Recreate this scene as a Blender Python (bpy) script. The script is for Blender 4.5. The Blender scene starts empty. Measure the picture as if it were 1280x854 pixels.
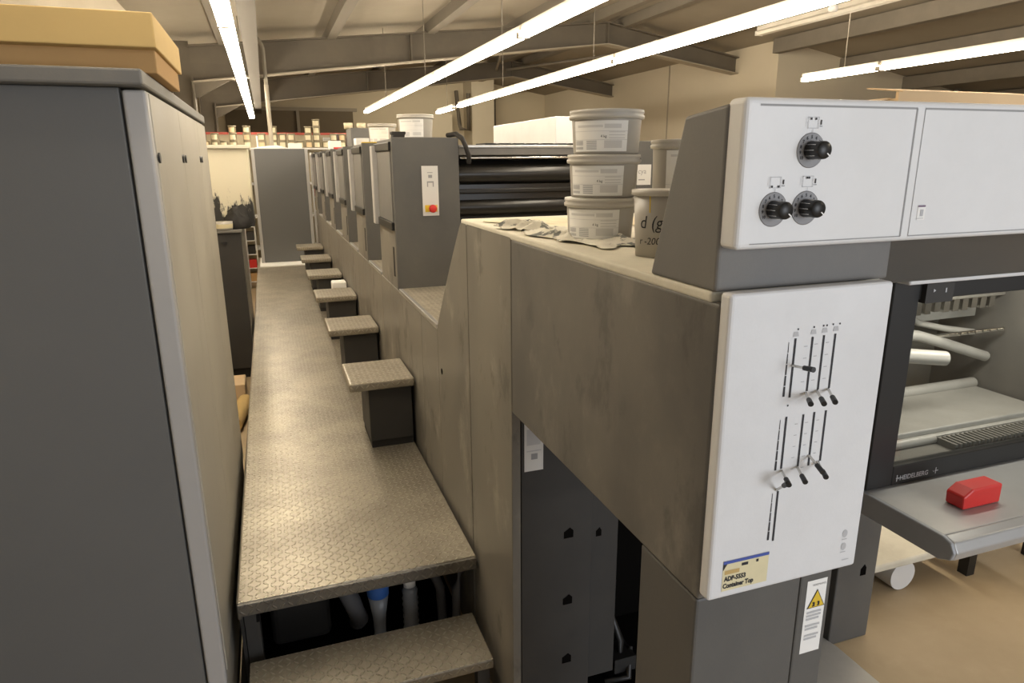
import bpy, bmesh, math, random
from mathutils import Vector, Matrix
random.seed(7)
PI = math.pi
scene = bpy.context.scene
COL = scene.collection
H = 1.98                       # eye height of the photographer

# ------------------------------------------------------------------ camera
YAW, PIT, ROL, F = 0.3379812, 0.26149945, -0.00640078, 846.49
FW = Vector((math.sin(YAW)*math.cos(PIT), math.cos(YAW)*math.cos(PIT), -math.sin(PIT)))
R0 = Vector((math.cos(YAW), -math.sin(YAW), 0))
U0 = R0.cross(FW)
CR = math.cos(ROL)*R0 + math.sin(ROL)*U0
CU = -math.sin(ROL)*R0 + math.cos(ROL)*U0
cam_d = bpy.data.cameras.new('camera')
cam = bpy.data.objects.new('camera', cam_d); COL.objects.link(cam)
cam.matrix_world = Matrix(((CR.x, CU.x, -FW.x, 0), (CR.y, CU.y, -FW.y, 0), (CR.z, CU.z, -FW.z, H), (0, 0, 0, 1)))
cam_d.sensor_width = 36.0; cam_d.lens = F/1280*36.0; cam_d.clip_start = 0.02
scene.camera = cam

def ray(x, y): return FW*F + CR*(x-640) - CU*(y-427)
def aty(x, y, Y): d = ray(x, y); return Vector((0, 0, H)) + d*(Y/d.y)
def atx(x, y, X): d = ray(x, y); return Vector((0, 0, H)) + d*(X/d.x)
def atz(x, y, Z): d = ray(x, y); return Vector((0, 0, H)) + d*((Z-H)/d.z)

# ------------------------------------------------------------------ materials
class N:
    def __init__(s, name):
        s.m = bpy.data.materials.new(name); s.m.use_nodes = True
        s.t = s.m.node_tree; s.t.nodes.clear()
        s.out = s.t.nodes.new('ShaderNodeOutputMaterial')
    def n(s, typ, **kw):
        nd = s.t.nodes.new(typ)
        for k, v in kw.items():
            if k in ('op',): nd.operation = v
            else: setattr(nd, k, v)
        return nd
    def set(s, sock, v):
        if isinstance(v, bpy.types.NodeSocket): s.t.links.new(v, sock)
        elif isinstance(v, (tuple, list)) and len(v) == 3 and sock.type == 'RGBA': sock.default_value = (*v, 1)
        else: sock.default_value = v
    def math(s, op, a, b=0.0, c=None):
        nd = s.n('ShaderNodeMath', op=op); s.set(nd.inputs[0], a); s.set(nd.inputs[1], b)
        if c is not None: s.set(nd.inputs[2], c)
        return nd.outputs[0]
    def mix(s, f, a, b):
        nd = s.n('ShaderNodeMix', data_type='RGBA'); s.set(nd.inputs[0], f); s.set(nd.inputs[6], a); s.set(nd.inputs[7], b)
        return nd.outputs[2]
    def ramp(s, f, lo, hi):
        nd = s.n('ShaderNodeMapRange'); nd.interpolation_type = 'SMOOTHSTEP'
        s.set(nd.inputs[0], f); s.set(nd.inputs[1], lo); s.set(nd.inputs[2], hi); return nd.outputs[0]
    def coord(s, scale=(1, 1, 1), space='Object'):
        tc = s.n('ShaderNodeTexCoord'); mp = s.n('ShaderNodeMapping'); s.t.links.new(tc.outputs[space], mp.inputs[0])
        mp.inputs['Scale'].default_value = scale; return mp.outputs[0]
    def noise(s, v, scale, detail=4, rough=.6):
        nd = s.n('ShaderNodeTexNoise'); s.set(nd.inputs['Vector'], v); nd.inputs['Scale'].default_value = scale
        nd.inputs['Detail'].default_value = detail; nd.inputs['Roughness'].default_value = rough; return nd.outputs['Fac']
    def bsdf(s, col, rough=.5, metal=0.0, spec=.5, normal=None, **kw):
        b = s.n('ShaderNodeBsdfPrincipled'); s.set(b.inputs['Base Color'], col); s.set(b.inputs['Roughness'], rough)
        s.set(b.inputs['Metallic'], metal); s.set(b.inputs['Specular IOR Level'], spec)
        if normal is not None: s.t.links.new(normal, b.inputs['Normal'])
        for k, v in kw.items(): s.set(b.inputs[k.replace('_', ' ')], v)
        s.t.links.new(b.outputs[0], s.out.inputs[0]); return b
    def bump(s, h, strength=.3, dist=.01):
        b = s.n('ShaderNodeBump'); b.inputs['Strength'].default_value = strength; b.inputs['Distance'].default_value = dist
        s.set(b.inputs['Height'], h); return b.outputs[0]

def plain(name, col, rough=.5, metal=0.0, var=.12, scale=9.0, spec=.5):
    s = N(name); f = s.noise(s.coord(), scale)
    a = tuple(c*(1-var) for c in col); b = tuple(min(1, c*(1+var)) for c in col)
    s.bsdf(s.mix(f, a, b), rough, metal, spec); return s.m

def dusty(name, col, dust, amt=.5, rough=.45, stretch=(1, 1, 1), scale=3.0, top=.0, metal=0.0, fine=.12, smear=0.0, pale=0.0):
    """painted sheet metal carrying smears of powder dust"""
    s = N(name); v = s.coord(stretch)
    f1 = s.noise(v, scale, 5, .62); f2 = s.noise(s.coord(), scale*7, 4, .65); f3 = s.noise(s.coord(), 220, 2, .5)
    m = s.math('MULTIPLY', s.ramp(f1, .32, .72), amt)
    m = s.math('ADD', m, s.math('MULTIPLY', s.ramp(f2, .5, .75), amt*.25))
    if top > 0:
        g = s.n('ShaderNodeNewGeometry'); sx = s.n('ShaderNodeSeparateXYZ'); s.t.links.new(g.outputs['Normal'], sx.inputs[0])
        m = s.math('ADD', m, s.math('MULTIPLY', s.ramp(sx.outputs[2], .5, .95), top))
    m = s.math('MINIMUM', m, 1.0)
    c = s.mix(m, col, dust)
    c = s.mix(s.math('MULTIPLY', f3, fine), c, tuple(x*.5 for x in col))
    if smear > 0:                                             # finger and ink smears
        f4 = s.noise(s.coord((1, 1, .55)), 5.5, 6, .68); k = s.math('MULTIPLY', s.ramp(f4, .56, .66), smear)
        c = s.mix(k, c, tuple(x*.55 for x in col))
    if pale > 0:                                              # rubbed powder patches
        f5 = s.noise(s.coord((1.3, 1.3, .8)), 3.7, 6, .66); k = s.math('MULTIPLY', s.ramp(f5, .55, .72), pale)
        c = s.mix(k, c, tuple(min(1, x*1.35) for x in dust))
    r = s.math('ADD', s.math('MULTIPLY', m, .3), rough)
    s.bsdf(c, r, metal, .4, s.bump(f3, .08, .002)); return s.m

def tread(name, col, dark, pitch=.027, metal=.55, rough=.42):
    """raised-lozenge chequer plate"""
    s = N(name); tc = s.n('ShaderNodeTexCoord'); sp = s.n('ShaderNodeSeparateXYZ'); s.t.links.new(tc.outputs['Object'], sp.inputs[0])
    u = s.math('DIVIDE', sp.outputs[0], pitch)
    v = s.math('DIVIDE', s.math('ADD', sp.outputs[1], sp.outputs[2]), pitch)
    fu, fv = s.math('FLOOR', u), s.math('FLOOR', v)
    par = s.math('MODULO', s.math('ADD', s.math('ADD', fu, fv), 4000.0), 2.0)
    sg = s.math('SUBTRACT', s.math('MULTIPLY', par, 2.0), 1.0)
    lx = s.math('SUBTRACT', s.math('SUBTRACT', u, fu), .5); ly = s.math('SUBTRACT', s.math('SUBTRACT', v, fv), .5)
    sy = s.math('MULTIPLY', sg, ly)
    a = s.math('MULTIPLY', s.math('ADD', lx, sy), .7071); b = s.math('MULTIPLY', s.math('SUBTRACT', lx, sy), .7071)
    q = s.math('ADD', s.math('POWER', s.math('DIVIDE', a, .47), 2.0), s.math('POWER', s.math('DIVIDE', b, .14), 2.0))
    h = s.ramp(q, 1.15, .25)
    n1 = s.noise(s.coord(), 3.0, 5, .65); n2 = s.noise(s.coord(), 45, 4, .7)
    c = s.mix(s.ramp(n1, .3, .7), dark, col)
    c = s.mix(s.math('MULTIPLY', s.ramp(n2, .4, .75), .45), c, tuple(x*.6 for x in dark))
    c = s.mix(s.math('MULTIPLY', h, .45), c, tuple(min(1, x*1.5) for x in col))
    r = s.math('ADD', s.math('MULTIPLY', n2, .25), rough-.12)
    r = s.math('SUBTRACT', r, s.math('MULTIPLY', h, .1))
    s.bsdf(c, r, metal, .5, s.bump(h, .8, .004)); return s.m

def emit(name, col, st):
    s = N(name); e = s.n('ShaderNodeEmission'); e.inputs[0].default_value = (*col, 1); e.inputs[1].default_value = st
    s.t.links.new(e.outputs[0], s.out.inputs[0]); return s.m

def glass(name):
    s = N(name); t = s.n('ShaderNodeBsdfTransparent'); t.inputs[0].default_value = (.86, .87, .86, 1)
    g = s.n('ShaderNodeBsdfGlossy'); g.inputs['Roughness'].default_value = .04; mx = s.n('ShaderNodeMixShader')
    mx.inputs[0].default_value = .045
    s.t.links.new(t.outputs[0], mx.inputs[1]); s.t.links.new(g.outputs[0], mx.inputs[2])
    s.t.links.new(mx.outputs[0], s.out.inputs[0]); return s.m

def cloth_mat(name, a, b, sc):
    s = N(name); f = s.noise(s.coord(), sc, 4, .6); w = s.noise(s.coord(), 400, 2, .5)
    s.bsdf(s.mix(s.ramp(f, .54, .60), a, b), .95, 0, .1, s.bump(w, .3, .002)); return s.m

def splatter(name):
    s = N(name); f = s.noise(s.coord((1, 1, .55)), 22, 3, .6); f2 = s.noise(s.coord((1.6, 1, .5)), 9, 5, .7)
    tc = s.n('ShaderNodeTexCoord'); sp = s.n('ShaderNodeSeparateXYZ'); s.t.links.new(tc.outputs['Object'], sp.inputs[0])
    low = s.ramp(sp.outputs[2], .48, .0)                    # ink has run down to the foot
    m = s.ramp(s.math('ADD', f2, s.math('MULTIPLY', low, .42)), .72, .82)
    m2 = s.ramp(f, .70, .74)
    c = s.mix(m2, (.72, .66, .50), (.05, .05, .05)); c = s.mix(m, c, (.03, .028, .025))
    s.bsdf(c, .5); return s.m

M = dict(
    grey=dusty('grey_hammer_paint', (.095, .093, .090), (.165, .155, .135), .45, .5, (1, 1, .8), 2.2),
    grey_arm=dusty('grey_paint_powdered', (.118, .112, .103), (.25, .23, .195), .6, .5, (1, 1, .7), 2.2, smear=.38, pale=.35),
    grey_side=dusty('grey_paint_worn', (.16, .148, .128), (.31, .28, .23), .6, .38, (1, 1, .45), 2.0, smear=.6, pale=.45),
    grey_dark=dusty('charcoal_paint', (.038, .036, .034), (.066, .061, .054), .5, .55),
    grey_hood=dusty('grey_hood_paint', (.155, .15, .145), (.24, .228, .205), .5, .5, (1, 1, .6), 3.0),
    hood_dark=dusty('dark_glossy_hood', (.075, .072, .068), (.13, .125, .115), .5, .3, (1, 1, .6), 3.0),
    cab_front=dusty('cabinet_grey_front', (.135, .136, .134), (.155, .154, .149), .4, .42, (1, 1, 1), 1.4),
    cab_side=dusty('cabinet_beige_side', (.40, .37, .305), (.52, .485, .40), .6, .42, (1, 1, .35), 2.2, smear=.12),
    cab_strip=plain('light_grey_strip', (.42, .41, .40), .45, 0, .05),
    cab_lid=dusty('cabinet_lid_grey', (.16, .155, .145), (.25, .23, .19), .5, .5),
    black=plain('black_plastic', (.012, .0115, .011), .42),
    soot=plain('black_grime', (.022, .02, .018), .8),
    void=plain('dark_interior', (.006, .0055, .005), .95, 0, .1, 5, .0),  # near-black stands in for shade in hollows and under decks
    roller=plain('black_roller', (.010, .009, .008), .3, 0, .2, 30),
    chrome=plain('chrome', (.62, .60, .56), .18, 1.0, .08),
    alu=plain('brushed_aluminium', (.52, .51, .49), .36, .8, .1, 25),
    whitep=dusty('white_enamel', (.78, .785, .795), (.62, .615, .61), .32, .4, (1, 1, 1), 4.5, fine=.04),
    whitep2=dusty('white_enamel_console', (.80, .80, .80), (.64, .635, .62), .25, .4, (1, 1, 1), 4, fine=.03),
    groove=plain('groove_grey', (.33, .33, .33), .7),
    mark=plain('printed_grey', (.30, .30, .31), .7),
    marklight=plain('printed_pale_grey', (.50, .50, .51), .7),
    ink=plain('printed_black', (.025, .025, .03), .7),
    paper=plain('paper_white', (.88, .87, .84), .8, 0, .04),
    paperg=plain('paper_pale_print', (.68, .67, .65), .8, 0, .04),
    tread=tread('chequer_plate', (.41, .37, .29), (.27, .24, .19), rough=.38),
    tread2=tread('chequer_plate_step', (.37, .335, .265), (.25, .225, .18), rough=.4),
    tread3=tread('chequer_plate_stool', (.44, .395, .315), (.31, .275, .215)),
    treadedge=tread('chequer_plate_folded', (.22, .205, .175), (.14, .13, .115)),
    cover=dusty('powder_dusted_cover', (.62, .58, .47), (.78, .74, .62), .7, .7, (1, 1, 1), 5),
    can=plain('can_grey_plastic', (.40, .375, .33), .38, 0, .05),
    canlid=plain('can_lid_grey', (.50, .47, .415), .4, 0, .05),
    tin=plain('pale_tin', (.36, .31, .21), .5, 0, .2, 4),
    tinlab=plain('tin_label', (.70, .62, .43), .7),
    yellow=plain('yellow', (.75, .52, .04), .5),
    red=plain('red_plastic', (.62, .03, .025), .4),
    redd=plain('dull_red', (.36, .07, .05), .7),
    traybrown=plain('tray_brown', (.06, .05, .036), .8),
    blue=plain('blue_plastic', (.04, .13, .42), .5),
    navy=plain('blue_print', (.06, .10, .38), .6),
    cream=plain('sticker_cream', (.74, .66, .42), .7, 0, .08, 30),
    purple=plain('sticker_purple', (.20, .14, .21), .7),
    card=plain('cardboard', (.56, .39, .155), .85, 0, .06, 12),
    card2=plain('cardboard_orange', (.50, .31, .13), .85, 0, .06, 12),
    card3=plain('cardboard_pale', (.70, .52, .32), .85, 0, .06, 12),
    wall=dusty('wall_plaster', (.62, .555, .43), (.68, .61, .48), .5, .85, (1, 1, 1), .8),
    wall_l=dusty('wall_plaster_dim', (.52, .46, .36), (.60, .53, .42), .5, .85, (1, 1, 1), .8),
    wall_b=dusty('wall_back_plaster', (.66, .58, .43), (.70, .62, .46), .5, .85, (1, 1, 1), .8),
    door=plain('brown_shutter', (.17, .135, .085), .7, 0, .1, 2),
    roof=dusty('roof_sheet', (.29, .255, .20), (.37, .33, .265), .5, .8, (1, 1, 1), 1.0),
    steel=dusty('beam_paint', (.125, .107, .083), (.18, .155, .12), .5, .6, (1, 1, 1), 2.0),
    steel_l=dusty('purlin_paint', (.185, .163, .13), (.25, .22, .18), .5, .6),
    flange=plain('beam_flange', (.34, .30, .235), .6),
    floor=dusty('floor_screed', (.36, .27, .16), (.48, .38, .25), .7, .38, (1, 1, 1), 1.6),
    tube=emit('lamp_diffuser', (1.0, .87, .68), 40.0),
    housing=plain('lamp_housing', (.62, .58, .50), .5),
    pvc=plain('grey_conduit', (.25, .225, .18), .5),
    glass=glass('guard_glass'),
    rag=cloth_mat('rag_cloth', (.68, .65, .56), (.20, .205, .19), 19),
    sheet=plain('cream_sheet', (.74, .67, .48), .85),
    splat=splatter('ink_splattered_enamel'),
    clear=plain('cloudy_plastic', (.20, .21, .225), .3),
    hose=plain('grey_hose', (.10, .10, .105), .5),
    tray=plain('tray_grey_blue', (.42, .415, .405), .34, .3, .12, 12),
    trayside=plain('tray_edge', (.33, .34, .36), .4, .1),
    inner=plain('delivery_grey', (.36, .345, .31), .45, .15, .2, 14),
    innerd=plain('delivery_dark', (.15, .14, .12), .6, .1, .2, 14),
)

# ------------------------------------------------------------------ mesh builder
class MB:
    def __init__(s): s.bm = bmesh.new(); s.mats = []; s.k = 0
    def mat(s, key):
        if key not in s.mats: s.mats.append(key)
        s.k = s.mats.index(key); return s
    def _add(s, verts, faces, smooth=False):
        vs = [s.bm.verts.new(v) for v in verts]
        for f in faces:
            try: fc = s.bm.faces.new([vs[i] for i in f])
            except ValueError: continue
            fc.material_index = s.k; fc.smooth = smooth
        return s
    def box(s, x0, x1, y0, y1, z0, z1):
        return s._add([(x, y, z) for x in (x0, x1) for y in (y0, y1) for z in (z0, z1)],
                      [(0, 1, 3, 2), (4, 6, 7, 5), (0, 4, 5, 1), (2, 3, 7, 6), (0, 2, 6, 4), (1, 5, 7, 3)])
    def prism(s, poly, axis, a, b):
        """poly extruded along axis: 'x' poly=(y,z), 'y' poly=(x,z), 'z' poly=(x,y)"""
        f = {'x': lambda p, t: (t, p[0], p[1]), 'y': lambda p, t: (p[0], t, p[1]), 'z': lambda p, t: (p[0], p[1], t)}[axis]
        n = len(poly); v = [f(p, a) for p in poly] + [f(p, b) for p in poly]
        return s._add(v, [tuple(range(n)), tuple(range(2*n-1, n-1, -1))] + [(i, (i+1) % n, n+(i+1) % n, n+i) for i in range(n)])
    def cyl(s, p0, p1, r0, r1=None, seg=20, cap=True):
        r1 = r0 if r1 is None else r1
        p0, p1 = Vector(p0), Vector(p1); d = (p1-p0).normalized()
        a = d.orthogonal().normalized(); b = d.cross(a)
        v = [p0 + (a*math.cos(2*PI*i/seg) + b*math.sin(2*PI*i/seg))*r0 for i in range(seg)]
        v += [p1 + (a*math.cos(2*PI*i/seg) + b*math.sin(2*PI*i/seg))*r1 for i in range(seg)]
        s._add(v, [(i, (i+1) % seg, seg+(i+1) % seg, seg+i) for i in range(seg)], True)
        if cap:
            s._add(v[:seg], [tuple(range(seg-1, -1, -1))]); s._add(v[seg:], [tuple(range(seg))])
        return s
    def lathe(s, prof, c=(0, 0, 0), seg=32, axis='z'):
        n = len(prof); v = []
        for i in range(seg):
            t = 2*PI*i/seg
            for r, h in prof:
                if axis == 'z': v.append((c[0]+r*math.cos(t), c[1]+r*math.sin(t), c[2]+h))
                else: v.append((c[0]+r*math.cos(t), c[1]-h, c[2]+r*math.sin(t)))
        fs = [(i*n+j, ((i+1) % seg)*n+j, ((i+1) % seg)*n+j+1, i*n+j+1) for i in range(seg) for j in range(n-1)]
        s._add(v, fs, True)
        if prof[0][0] > 1e-6: s._add([v[i*n] for i in range(seg)], [tuple(range(seg))])
        if prof[-1][0] > 1e-6: s._add([v[i*n+n-1] for i in range(seg)], [tuple(range(seg))])
        return s
    def tube(s, pts, r, seg=10):
        pts = [Vector(p) for p in pts]; n = len(pts); v = []
        up = Vector((0, 0, 1))
        for i, p in enumerate(pts):
            d = (pts[min(i+1, n-1)] - pts[max(i-1, 0)]).normalized()
            a = d.cross(up) if abs(d.dot(up)) < .95 else d.cross(Vector((1, 0, 0)))
            a.normalize(); b = d.cross(a)
            v += [p + (a*math.cos(2*PI*k/seg) + b*math.sin(2*PI*k/seg))*r for k in range(seg)]
        fs = [(i*seg+k, i*seg+(k+1) % seg, (i+1)*seg+(k+1) % seg, (i+1)*seg+k) for i in range(n-1) for k in range(seg)]
        s._add(v, fs, True)
        s._add(v[:seg], [tuple(range(seg))]); s._add(v[-seg:], [tuple(range(seg))]); return s
    def patch(s, mp, u0, u1, v0, v1, nu=1):
        vs = []
        for i in range(nu+1):
            u = u0+(u1-u0)*i/nu; vs += [mp(u, v0), mp(u, v1)]
        return s._add(vs, [(2*i, 2*i+2, 2*i+3, 2*i+1) for i in range(nu)], nu > 1)
    def poly(s, mp, pts): return s._add([mp(*p) for p in pts], [tuple(range(len(pts)))])
    def text(s, mp, txt, size, u, v, shear=0.0, sx=1.0, bold=0.0):
        cu = bpy.data.curves.new('t', 'FONT'); cu.body = txt; cu.size = size; cu.shear = shear; cu.resolution_u = 3; cu.offset = bold
        o = bpy.data.objects.new('t', cu); COL.objects.link(o)
        dg = bpy.context.evaluated_depsgraph_get(); me = bpy.data.meshes.new_from_object(o.evaluated_get(dg))
        s._add([mp(u+q.co.x*sx, v+q.co.y) for q in me.vertices], [tuple(p.vertices) for p in me.polygons])
        bpy.data.objects.remove(o); bpy.data.curves.remove(cu); bpy.data.meshes.remove(me); return s
    def build(s, name, parent=None, bevel=0.0, seg=2, label=None, fix=True, solid=False):
        me = bpy.data.meshes.new(name)
        if fix: bmesh.ops.recalc_face_normals(s.bm, faces=s.bm.faces)
        org = Vector(parent['_o']) if parent is not None else None
        o = bpy.data.objects.new(name, me); COL.objects.link(o)
        if parent is None:
            vs = [v.co for v in s.bm.verts]
            lo = Vector([min(v[k] for v in vs) for k in range(3)]); hi = Vector([max(v[k] for v in vs) for k in range(3)])
            org = Vector(((lo.x+hi.x)/2, (lo.y+hi.y)/2, lo.z)); o.location = org
        else: o.parent = parent
        bmesh.ops.translate(s.bm, verts=s.bm.verts, vec=-org)
        s.bm.to_mesh(me); s.bm.free()
        for k in s.mats: me.materials.append(M[k])
        o['_o'] = tuple(org)
        if bevel > 0:
            b = o.modifiers.new('bevel', 'BEVEL'); b.width = bevel; b.segments = seg; b.limit_method = 'ANGLE'; b.angle_limit = .6
            b.harden_normals = False
        if label: o['label'] = label
        return o

def mb(key): return MB().mat(key)
def tag(o, label, cat, group=None):
    o['label'] = label; o['category'] = cat
    if group: o['group'] = group
    return o
def thing(name, label, cat, loc, group=None):
    o = bpy.data.objects.new(name, None); COL.objects.link(o); o.location = loc; o['_o'] = tuple(loc); o.empty_display_size = .05
    return tag(o, label, cat, group)
def struct(o): o['kind'] = 'structure'; return o
def dup(root, loc, label, group=None):
    r = root.copy(); COL.objects.link(r); r.location = loc; r['label'] = label
    if group: r['group'] = group
    def rec(src, dst):
        for ch in list(src.children):
            c = ch.copy(); COL.objects.link(c); c.parent = dst; rec(ch, c)
    rec(root, r); return r
ORD = ['nearest', 'second', 'third', 'fourth', 'fifth', 'sixth', 'seventh', 'eighth', 'ninth', 'tenth', 'eleventh', 'twelfth', 'thirteenth', 'fourteenth', 'fifteenth', 'sixteenth']

# ================================================================== SETTING
struct(mb('floor').box(-1.6, 19, -5, 21.5, -.1, 0).build('floor'))
RX, RT = 5.92, 4.46  # roof, walls, frames and purlins scaled up about the camera, baked into coordinates
RZ = lambda X: RT - .10*(RX-X) if X < RX else RT - .17*(X-RX)
struct(mb('roof').prism([(-1.7, RZ(-1.7)), (RX, RT), (19, RZ(19)), (19, RZ(19)+.1), (RX, RT+.1), (-1.7, RZ(-1.7)+.1)], 'y', -5, 21.6).build('ceiling'))
struct(mb('wall_l').box(-1.55, -1.39, -.5, 21.5, 0, RZ(-1.39)).build('wall_left'))
struct(mb('wall_b').prism([(-1.39, 0), (8.69, 0), (8.69, RZ(8.69)), (RX, RT), (-1.39, RZ(-1.39))], 'y', 21.4, 21.6).build('wall_back'))
struct(mb('wall').prism([(8.69, 0), (8.9, 0), (8.9, RZ(8.9)), (8.69, RZ(8.69))], 'y', 10.7, 21.4).build('wall_right'))
struct(mb('wall').prism([(8.69, 0), (19, 0), (19, RZ(19)), (8.69, RZ(8.69))], 'y', 10.5, 10.7).build('wall_extension'))
struct(mb('door').box(-.91, 2.58, 21.33, 21.395, 0, 3.39).build('door_1'))
struct(mb('flange').box(-1.0, 2.7, 21.29, 21.39, 3.39, 3.48).build('trim_1'))
struct(mb('flange').box(.98, 1.06, 21.22, 21.32, 0, 3.39).build('trim_2'))
struct(mb('wall').box(5.98, 6.68, 20.5, 21.4, 0, RZ(5.98)-.12).build('trim_3'))
struct(mb('wall').box(4.79, 5.42, 20.7, 21.4, 0, 3.33).build('trim_4'))
struct(mb('steel').box(6.73, 6.83, 20.8, 20.93, 0, 4.0).build('trim_5'))

# portal frames: tapered I-beams, left columns and haunches
def portal(Y):
    bot = [(-.907, 3.14), (-.252, 3.221), (RX, 3.971), (8.69, 3.568)]
    top = [(8.69, RZ(8.69)-.16), (RX, RT-.16), (-.907, RZ(-.907)-.16)]
    m = mb('steel').prism(bot+top, 'y', Y-.013, Y+.013)
    m.mat('flange')  # bottom flange paler than the web, its lit edge painted in
    for a, b in zip(bot[:-1], bot[1:]):
        m.prism([a, b, (b[0], b[1]-.02), (a[0], a[1]-.02)], 'y', Y-.11, Y+.11)
    m.mat('steel')
    for a, b in zip(top[:-1], top[1:]):
        m.prism([a, b, (b[0], b[1]+.02), (a[0], a[1]+.02)], 'y', Y-.11, Y+.11)
    for X in (RX, 2.4):                                    # stiffener plates
        m.box(X-.013, X+.013, Y-.1, Y+.1, 3.25+.12*X, RZ(X)-.16)
    struct(m.build('roof_beam'))
    c = mb('steel').box(-1.2, -1.175, Y-.11, Y+.11, 0, RZ(-1.2)-.05).box(-.907, -.88, Y-.11, Y+.11, 0, 3.2).box(-1.18, -.9, Y-.013, Y+.013, 0, RZ(-1.2)-.05)
    c.prism([(-.907, 2.88), (-.907, 3.4), (-.252, 3.4), (-.252, 3.24)], 'y', Y-.015, Y+.015)
    struct(c.build('wall_column'))
for Y in (11.7, 16.76): portal(Y)
# purlins along the building
for X in (-.44, 1.13, 2.71, 4.28, 5.6, 6.24, 7.56):
    z = RZ(X); y0 = 2.8 if X < 6 else 4.4
    struct(mb('steel_l').box(X-.045, X+.045, y0, 21.3, z-.15, z).box(X-.045, X+.095, y0, 21.3, z-.165, z-.148).build('roof_purlin'))
for X in (8.63, 10.14, 11.7, 13.3):
    z = RZ(X); struct(mb('steel_l').box(X-.075, X+.075, 1.0, 10.5, z-.24, z-.01).build('roof_purlin'))
# bracing rods between the frames
for X, Y0, Y1, dx in ((4.03, 11.7, 16.76, 1.5), (7.06, 11.7, 16.76, -1.26)):
    struct(mb('steel_l').cyl((X, Y0, RZ(X)-.32), (X+dx, Y1, RZ(X+dx)-.32), .03, seg=8).build('roof_brace'))
struct(mb('steel').box(12.1, 18, 10.25, 10.48, 2.70, 2.91).build('trim_6'))
struct(mb('steel_l').box(12.66, 12.73, 10.14, 10.25, 0, 3.25).build('trim_7'))
struct(mb('flange').box(8.675, 8.689, 14.0, 14.03, 0, RZ(8.69)).build('trim_8'))

# ================================================================== LIGHT FITTINGS
def batten(X, Y0, Y1, z, label, group, lit=True, w=.09):
    t = thing('batten_light', label, 'ceiling light', (X, (Y0+Y1)/2, z), group)
    mb('tube' if lit else 'housing').prism([(X-w/2*.5, z+.03), (X-w/2, z+.008), (X-w/2*.8, z-.022), (X+w/2*.8, z-.022), (X+w/2, z+.008), (X+w/2*.5, z+.03)], 'y', Y0+.02, Y1-.02).build('diffuser', t)
    mb('housing').box(X-w/4, X+w/4, Y0, Y1, z+.03, z+.07).box(X-w/2, X+w/2, Y0, Y0+.02, z-.026, z+.02).box(X-w/2, X+w/2, Y1-.02, Y1, z-.026, z+.02).build('housing', t)
    for y in (Y0+.5,): mb('steel_l').cyl((X, y, z+.07), (X, y, RZ(X)-.005), .005, seg=8).build('hanger', t)
    return t
LG = 'lit batten lights in hanging rows'
ys = [3.9-7.3, 3.9-1.2, 5.2, 9.86]
for k, (a, b) in enumerate(((1.6, 5.6), (5.62, 9.84), (9.9, 18.0-1.3))):
    batten(-.17, a, b, 2.93, ['long lit batten light above the left cabinet, cut by the photo top', 'lit batten light above the walkway before its seam', 'farthest lit batten light of the row above the walkway'][k], LG, w=.11)
for k in range(4):
    a = 2.4+3*k; batten(2.0, a, a+2.98, 2.93, ORD[k].capitalize()+' batten light of the row hanging over the printing units', LG)
for k in range(4):
    a = .5+3*k; batten(3.4, a, a+2.98, 2.93, ORD[k].capitalize()+' batten light of the row running right of the press', LG)
batten(3.42, 12.9, 14.2, 2.93, 'short lone lit batten at the far end, right of the middle row', LG)
for k, (a, b) in enumerate(((1.0, 3.58), (3.6, 6.12), (6.15, 7.3))):
    batten(6.45, a, b, 2.93, ['rightmost row batten light nearest, beyond the photo edge', 'middle batten light of the row in the right bay', 'end batten light of the right bay row, above the console'][k], LG)
batten(5.21, 1.6, 6.65, 3.3, 'unlit pale batten running above the console', 'unlit battens', lit=False)
t = thing('ceiling_hook', 'white cable hook hanging beside the unlit batten above the console', 'hook', (4.657, 5, 3.2))
mb('housing').cyl((4.657, 5, 3.28), (4.657, 5, RZ(4.657)-.002), .012).build('rod', t)
mb('paper').lathe([(.0, 0), (.035, .0), (.04, .03), (.02, .06), (.02, .10), (.0, .10)], (4.657, 5, 3.18), 14).build('hook', t)

# conduit dropping from the roof on to the far cabinet, cable tray
p = [(-.09, 11.45, 3.81), (-.09, 11.45, 3.80)]+[(-.09+.22*math.sin(a), 11.45, 3.58+.22*math.cos(a)) for a in [k*PI/16 for k in range(1, 9)]]+[(.13, 11.45, 3.1)]
tag(mb('pvc').tube(p, .028).build('conduit_pipe'), 'dark bent conduit curving down from the roof beside the left lights', 'pipe')
tag(mb('flange').cyl((.13, 11.45, 3.1), (.13, 11.45, 2.166), .032).build('conduit_pipe'), 'pale straight vertical pipe rising from the far cabinet to the bent conduit', 'pipe')
tag(mb('traybrown').box(-.095, .045, 4.0, 18.5, 3.12, 3.17).build('cable_tray'), 'brown cable tray running under the roof beside the left lights', 'cable tray')
tag(mb('steel').tube([(5.62, 20.9, 4.0), (5.62, 20.8, 3.6), (5.62, 20.6, 3.05), (5.62, 20.5, 2.9), (5.85, 20.4, 2.85), (5.85, 20.4, 3.9)], .06).build('heating_pipe'), 'brown looped pipe between the two far pilasters', 'pipe')

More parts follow.
